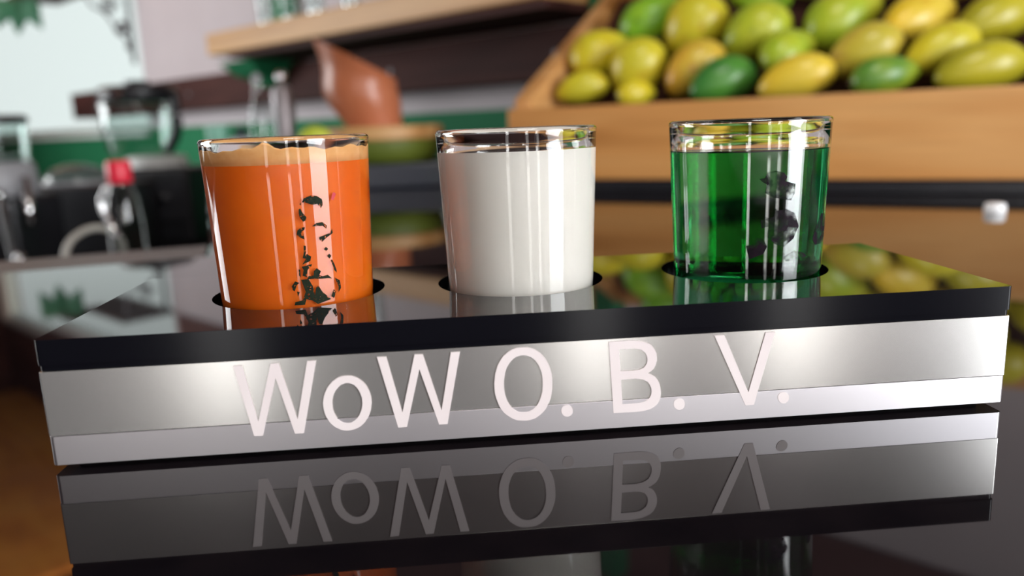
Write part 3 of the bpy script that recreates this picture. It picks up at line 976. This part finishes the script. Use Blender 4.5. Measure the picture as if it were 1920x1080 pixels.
obj('cup_wall', lathe([(0, 0), (0.017, 0), (0.022, 0.115), (0.0205, 0.115), (0.0155, 0.003), (0, 0.003)], 32), principled('mint_plastic', (0.25, 0.55, 0.42), 0.4), cu, smooth='angle')
bo = thing('bowl', 'small pale bowl holding a lime behind the orange juice', 'bowl', (-0.228, 1.0590, 0))
obj('bowl_shell', lathe([(0, 0), (0.02, 0), (0.022, 0.004), (0.018, 0.02), (0.03, 0.05), (0.042, 0.086), (0.0395, 0.086), (0.028, 0.055), (0.012, 0.04), (0, 0.038)], 40), M_white_paint, bo, smooth='angle')
bm = bmesh.new()
bmesh.ops.create_uvsphere(bm, u_segments=24, v_segments=16, radius=0.0235)
for v in bm.verts:
    v.co.x *= 1.12 + 0.06 * abs(v.co.x) / 0.0235
lime = obj('lime', bm, noisy('lime_skin', (0.42, 0.50, 0.04), (0.50, 0.55, 0.06), 40, rough=0.4), smooth=True, loc=(-0.228, 1.0590, 0.082))
tag(lime, 'yellow green lime peeking over the orange juice glass', 'lime')
obj('stem', lathe([(0, 0), (0.002, 0), (0.0015, 0.002), (0, 0.002)], 8), M_stem, lime, loc=(0, 0, 0.0228))

# ------------------------------------------------------------------ machines on the back counter
PXB = 1 / 732.6
bl = thing('blender', 'tall blender with clear jar, black lid and black motor base', 'blender', (-0.7098, 1.8647, BZ), radians(-18))


def boxp(x0, x1, y0, y1, z0, z1, b=0.004):
    return box(x0, x1, y0, y1, z0, z1, b, 3)


obj('motor_base', boxp(-0.150, 0.10, -0.09, 0.09, 0.0, 0.185, 0.012), M_black, bl)
obj('control_panel', boxp(-0.06, 0.085, -0.094, -0.0895, 0.06, 0.15, 0.001), principled('dark_panel_grey', (0.03, 0.03, 0.036), 0.3), bl, label='dark grey control panel')
for x in (-0.03, 0.03):
    obj('knob', lathe([(0, 0), (0.013, 0), (0.012, 0.012), (0, 0.013)], 24), M_chrome, bl, smooth='angle', label='chrome knob').matrix_local = Matrix.Translation((x, -0.094, 0.115)) @ Matrix.Rotation(pi / 2, 4, 'X')
obj('collar', lathe([(0, 0.185), (0.075, 0.185), (0.075, 0.205), (0.066, 0.212), (0, 0.212)], 48), M_white_paint, bl, smooth='angle', loc=(-0.045, 0, 0), label='pale collar ring')
JX = -0.095
obj('jar', lathe([(0, 0.213), (0.066, 0.213), (0.074, 0.225), (0.082, 0.28), (0.088, 0.342), (0.0855, 0.342), (0.0795, 0.28), (0.0715, 0.227), (0.062, 0.217), (0, 0.217)], 64), M_thin, bl, smooth='angle', loc=(-0.09, 0, 0))
obj('lid', lathe([(0, 0.343), (0.09, 0.343), (0.094, 0.35), (0.094, 0.372), (0.085, 0.382), (0.03, 0.386), (0.028, 0.396), (0, 0.398)], 48), M_black, bl, smooth='angle', loc=(-0.075, 0, 0))
obj('handle', tube(curve_pts([(0.0, 0, 0.364), (0.022, 0, 0.358), (0.026, 0, 0.335), (0.022, 0, 0.27), (-0.01, 0, 0.222)], 24), 0.013, 12), M_black, bl, smooth=True, label='black handle')
obj('lid_button', lathe([(0, 0), (0.014, 0), (0.013, 0.006), (0, 0.008)], 24), M_chrome, bl, smooth='angle').matrix_local = Matrix.Translation((-0.06, -0.0915, 0.361)) @ Matrix.Rotation(pi / 2, 4, 'X')

b2 = thing('blender', 'blender with chrome bars and clear jar at the far left', 'blender', (-0.957, 1.5257, BZ), radians(-10))
obj('motor_base', boxp(-0.075, 0.085, -0.08, 0.08, 0.0, 0.150, 0.014), M_black, b2)
obj('collar', lathe([(0, 0.150), (0.072, 0.150), (0.078, 0.165), (0.072, 0.212), (0.066, 0.218), (0, 0.218)], 48), M_grey_plastic, b2, smooth='angle')
obj('jar', lathe([(0, 0.219), (0.062, 0.219), (0.066, 0.23), (0.069, 0.295), (0.067, 0.295), (0.063, 0.232), (0, 0.223)], 48), M_thin, b2, smooth='angle')
obj('lid', lathe([(0, 0.296), (0.072, 0.296), (0.072, 0.309), (0.066, 0.313), (0, 0.313)], 48), M_black, b2, smooth='angle')
obj('chrome_rod', tube([(0.014, -0.090, 0.006), (0.014, -0.090, 0.012), (0.012, -0.090, 0.138), (0.012, -0.088, 0.142)], 0.0085, 16, radii=[0.004, 0.0085, 0.0085, 0.004]), M_chrome, b2, smooth='angle')
obj('chrome_rod', tube([(0.078, -0.090, 0.020), (0.077, -0.090, 0.026), (0.070, -0.090, 0.160), (0.069, -0.088, 0.166)], 0.0085, 16, radii=[0.004, 0.0085, 0.0085, 0.004]), M_chrome, b2, smooth='angle')
obj('jar_highlight', tube(curve_pts([(0.012, -0.068, 0.315), (0.012, -0.086, 0.30), (0.016, -0.086, 0.25), (0.022, -0.078, 0.212)], 20), 0.0095, 12), M_chrome, b2, smooth=True, label='bright chrome bar in place of the jar highlight')  # added bar in the shape of the upright highlight on the jar
lv = obj('lever', tube([(0.083, -0.03, 0.185), (0.098, -0.05, 0.145), (0.112, -0.07, 0.095)], 0.0095, 12), M_chrome, b2, smooth=True, label='chrome side lever')
bm = bmesh.new()
bmesh.ops.create_uvsphere(bm, u_segments=20, v_segments=12, radius=0.0125)
obj('foot_knob', bm, M_chrome, b2, smooth=True, loc=(0.092, -0.092, 0.03), label='chrome ball at the foot')

tv = thing('toaster_oven', 'low black oven with a grey glass lid between the blenders', 'oven', (-0.845, 1.70, BZ), radians(-16))
obj('oven_body', boxp(-0.10, 0.115, -0.08, 0.08, 0.0, 0.160, 0.008), M_black, tv)
obj('glass_lid', lathe([(0.07, 0.160), (0.068, 0.175), (0.05, 0.195), (0.02, 0.203), (0, 0.204)], 40), principled('smoked_lid', (0.10, 0.13, 0.12), 0.15), tv, smooth=True, loc=(-0.035, 0, 0), label='grey green domed lid')
obj('lid_rim', lathe([(0, 0.1595), (0.074, 0.1595), (0.074, 0.166), (0.068, 0.168), (0, 0.168)], 40), M_grey_plastic, tv, smooth='angle', loc=(-0.035, 0, 0))

rb_ = thing('glass_bottle', 'clear glass bottle with a bright red cap in front of the blender', 'bottle', (-0.509, 1.0036, BZ))
obj('bottle_body', lathe([(0, 0), (0.023, 0), (0.026, 0.004), (0.026, 0.13), (0.022, 0.17), (0.015, 0.19), (0.0135, 0.193), (0, 0.193)], 40), M_thin, rb_, smooth='angle')
bm = lathe([(0, 0.193), (0.0165, 0.193), (0.0175, 0.196), (0.0175, 0.222), (0.015, 0.2255), (0, 0.226)], 40)
obj('cap', bm, M_red, rb_, smooth='angle', label='bright red cap')
obj('edge_shine', tube(curve_pts([(-0.012, -0.018, 0.19), (-0.024, -0.018, 0.165), (-0.014, -0.02, 0.135), (-0.002, -0.026, 0.115)], 20), 0.0045, 10), M_chrome, rb_, smooth=True, label='bent chrome tube in place of the shine on the glass edge')  # added tube in the shape of the shine along the bottle's left edge

cb = obj('hose', tube(curve_pts([(-0.640, 1.06, BZ + 0.006), (-0.632, 1.07, -0.075), (-0.612, 1.09, -0.047), (-0.585, 1.11, -0.045), (-0.565, 1.12, -0.070), (-0.56, 1.12, BZ + 0.006)], 40), 0.0055, 12), principled('cream_rubber', (0.55, 0.52, 0.47), 0.5), smooth=True)
tag(cb, 'cream coloured hose arching up behind the bar edge', 'hose')

# ------------------------------------------------------------------ shelves on the back wall
bmw = thing('wall_ledge', 'dark brown wooden ledge running along the back wall', 'ledge', WO, WA)
obj('ledge_board', box(-0.54, 2.72, -0.10, -0.001, 0.192, 0.303, 0.003), M_dark_wood, bmw)
for s in (0.6, 1.75, 2.32):
    obj('screw', lathe([(0, 0), (0.009, 0), (0.007, 0.004), (0, 0.005)], 16), M_iron, bmw, smooth='angle').matrix_local = Matrix.Translation((s, -0.1, 0.245)) @ Matrix.Rotation(pi / 2, 4, 'X')
sh = thing('wall_shelf', 'thick pine shelf above the clay pot carrying small glasses', 'shelf', WO, WA)
obj('shelf_board', box(1.15, 2.45, -0.30, -0.045, 0.328, 0.388, 0.004), M_pine, sh)
M_under = M_dark_wood
obj('dark_underside', box(1.25, 2.45, -0.285, -0.06, 0.312, 0.328), M_dark_wood, sh, label='dark underside of the pine shelf')  # extra sheet that gives the pine plank its dark underside


def bracket(s0, s1, zlow, zhigh, label):
    t = thing('shelf_bracket', label, 'bracket', WO, WA, 'green shelf brackets')
    c = (s0 + s1) / 2
    h = (s1 - s0) / 2
    obj('post', box(c - h * .55, c + h * .55, -0.135, -0.102, 0.30, 0.311, 0.001), M_green, t)
    # tapering corbel under the shelf
    bm = bmesh.new()
    prof = [(-0.24, 0.311), (-0.102, 0.311), (-0.102, zlow), (-0.13, zlow), (-0.16, zlow + 0.02), (-0.2, zlow + 0.035)]
    rings = []
    for x, k in ((c - h, 1), (c + h, 1)):
        rings.append([bm.verts.new((c + (x - c) * (0.45 + 0.55 * (z - zlow) / (0.311 - zlow)), y, z)) for y, z in prof])
    bm.faces.new(rings[0])
    bm.faces.new(rings[1][::-1])
    n_ = len(prof)
    for k in range(n_):
        bm.faces.new((rings[0][k], rings[1][k], rings[1][(k + 1) % n_], rings[0][(k + 1) % n_]))
    bmesh.ops.recalc_face_normals(bm, faces=bm.faces[:])
    obj('corbel', bm, M_green, t, bevel=0.004)
    return t


bracket(1.06 + 0.03, 1.29 + 0.0, 0.238, 0.5, 'green painted bracket under the left end of the pine shelf')
up = thing('post', 'green wooden post rising behind the glasses on the pine shelf', 'post', WO, WA, None)
obj('post_shaft', box(1.10, 1.20, -0.044, -0.004, 0.305, 0.70, 0.003), M_green, up)
obj('post_cap', box(1.09, 1.21, -0.05, -0.004, 0.70, 0.715, 0.003), M_green, up)
up2 = thing('post', 'dark green post beside the left end of the mango crate', 'post', WO, WA, None)
obj('post_shaft', box(2.455, 2.505, -0.16, -0.11, 0.0, 0.93, 0.003), M_green, up2)
obj('post_foot', box(2.445, 2.515, -0.17, -0.105, 0.0, 0.02, 0.002), M_green, up2)

sg = None
for i, (s, n) in enumerate(((1.412, 0.25), (1.53, 0.25), (1.655, 0.255), (1.80, 0.25))):
    p = wp(s, n, 0.3882)
    lab = ('clear shelf glass nearest the left end of the pine shelf', 'second clear glass from the left on the pine shelf',
           'third clear glass on the pine shelf, with a bright base', 'fourth clear glass on the pine shelf, farthest right')[i]
    if sg is None:
        sg = thing('drinking_glass', lab, 'glass', p, 0, 'glasses on the pine shelf')
        obj('glass_wall', lathe([(0, 0), (0.021, 0), (0.023, 0.003), (0.030, 0.1), (0.0285, 0.1), (0.0215, 0.012), (0, 0.011)], 40), M_thin, sg, smooth='angle')
        obj('glass_foot', lathe([(0, 0.001), (0.0205, 0.001), (0.021, 0.010), (0, 0.0105)], 32), M_chrome, sg, smooth='angle', label='thick bright base')
    else:
        dup(sg, p, label=lab)

us = thing('wall_shelf', 'dark brown shelf above the window with an iron bracket', 'shelf', WO, WA)
obj('shelf_board', box(-0.80, 0.03, -0.22, -0.002, 0.728, 0.75, 0.003), M_dark_wood, us)
ib = thing('shelf_bracket', 'grey iron scroll bracket at the right side of the window', 'bracket', wp(-0.035 + 0.03, 0.0), WA)
bm = bmesh.new()
tube([(0, -0.02, 0.40), (0, -0.02, 0.734)], 0.009, 10, bm)
tube([(0, -0.012, 0.727), (0, -0.20, 0.727)], 0.008, 10, bm)
obj('angle_iron', bm, M_iron, ib, smooth=True)


def spiral(cy, cz, r0, r1, a0, a1, n=36):
    return [(0, cy + (r0 + (r1 - r0) * k / n) * cos(a0 + (a1 - a0) * k / n), cz + (r0 + (r1 - r0) * k / n) * sin(a0 + (a1 - a0) * k / n)) for k in range(n + 1)]


obj('scroll', tube(curve_pts([(0, -0.19, 0.72), (0, -0.18, 0.66), (0, -0.16, 0.62), (0, -0.12, 0.60), (0, -0.09, 0.56), (0, -0.075, 0.52), (0, -0.045, 0.50), (0, -0.03, 0.46), (0, -0.02, 0.41)], 40), 0.0055, 8), M_iron, ib, smooth=True)
obj('scroll', tube(spiral(-0.095, 0.625, 0.034, 0.008, 0, 4 * pi), 0.005, 8), M_iron, ib, smooth=True)
obj('scroll', tube(spiral(-0.052, 0.545, 0.027, 0.007, pi, 5 * pi), 0.005, 8), M_iron, ib, smooth=True)
obj('scroll', tube(spiral(-0.034, 0.465, 0.013, 0.005, 0, 4 * pi), 0.0045, 8), M_iron, ib, smooth=True)

# hanging ivy
iv = thing('hanging_ivy', 'dark green leafy plant hanging at the top left before the window', 'plant', wp(-0.61, 0.24, -0.035), radians(12))
M_leaf = noisy('ivy_leaf', (0.012, 0.10, 0.045), (0.025, 0.16, 0.075), 20, rough=0.5)
obj('stem', tube(curve_pts([(0.0, 0.010, 0.7855), (0.0, -0.004, 0.789), (0.0, -0.010, 0.77), (0.0, -0.012, 0.70), (0.005, -0.014, 0.66), (-0.005, -0.014, 0.62)], 16), 0.003, 8), M_leaf, iv, smooth=True)
lf = bmesh.new()
outline = [(0, 0), (0.022, 0.012), (0.042, 0.004), (0.036, -0.02), (0.026, -0.032), (0.016, -0.056), (0, -0.085), (-0.016, -0.056), (-0.026, -0.032), (-0.036, -0.02), (-0.042, 0.004), (-0.022, 0.012)]
vs = [lf.verts.new((x, 0.004 * math.sin(abs(x) * 60), z)) for x, z in outline]
c = lf.verts.new((0, -0.006, -0.025))
for k in range(len(vs)):
    lf.faces.new((c, vs[k], vs[(k + 1) % len(vs)]))
r_ = bmesh.ops.extrude_face_region(lf, geom=lf.faces[:])
bmesh.ops.translate(lf, verts=[g for g in r_['geom'] if isinstance(g, bmesh.types.BMVert)], vec=(0, 0.0012, 0))
bmesh.ops.recalc_face_normals(lf, faces=lf.faces[:])
lme = bpy.data.meshes.new('leaf')
lf.to_mesh(lme)
lf.free()
lme.materials.append(M_leaf)
for (x, y, z, ry, rz, sc) in ((0, -0.018, 0.69, 0.1, 0.1, 1.15), (-0.045, -0.02, 0.712, 0.45, 0.2, 1.2), (0.045, -0.02, 0.708, -0.45, -0.2, 1.2), (-0.01, -0.026, 0.735, 0.0, 0.4, 1.2), (0.035, -0.016, 0.735, -0.35, -0.3, 1.0), (-0.045, -0.016, 0.735, 0.4, 0.3, 1.0)):
    o = bpy.data.objects.new('leaf', lme)
    COL.objects.link(o)
    o.parent = iv
    o.location = (x, y, z)
    o.rotation_euler = (0.1, ry, rz)
    o.scale = (sc, 1, sc)
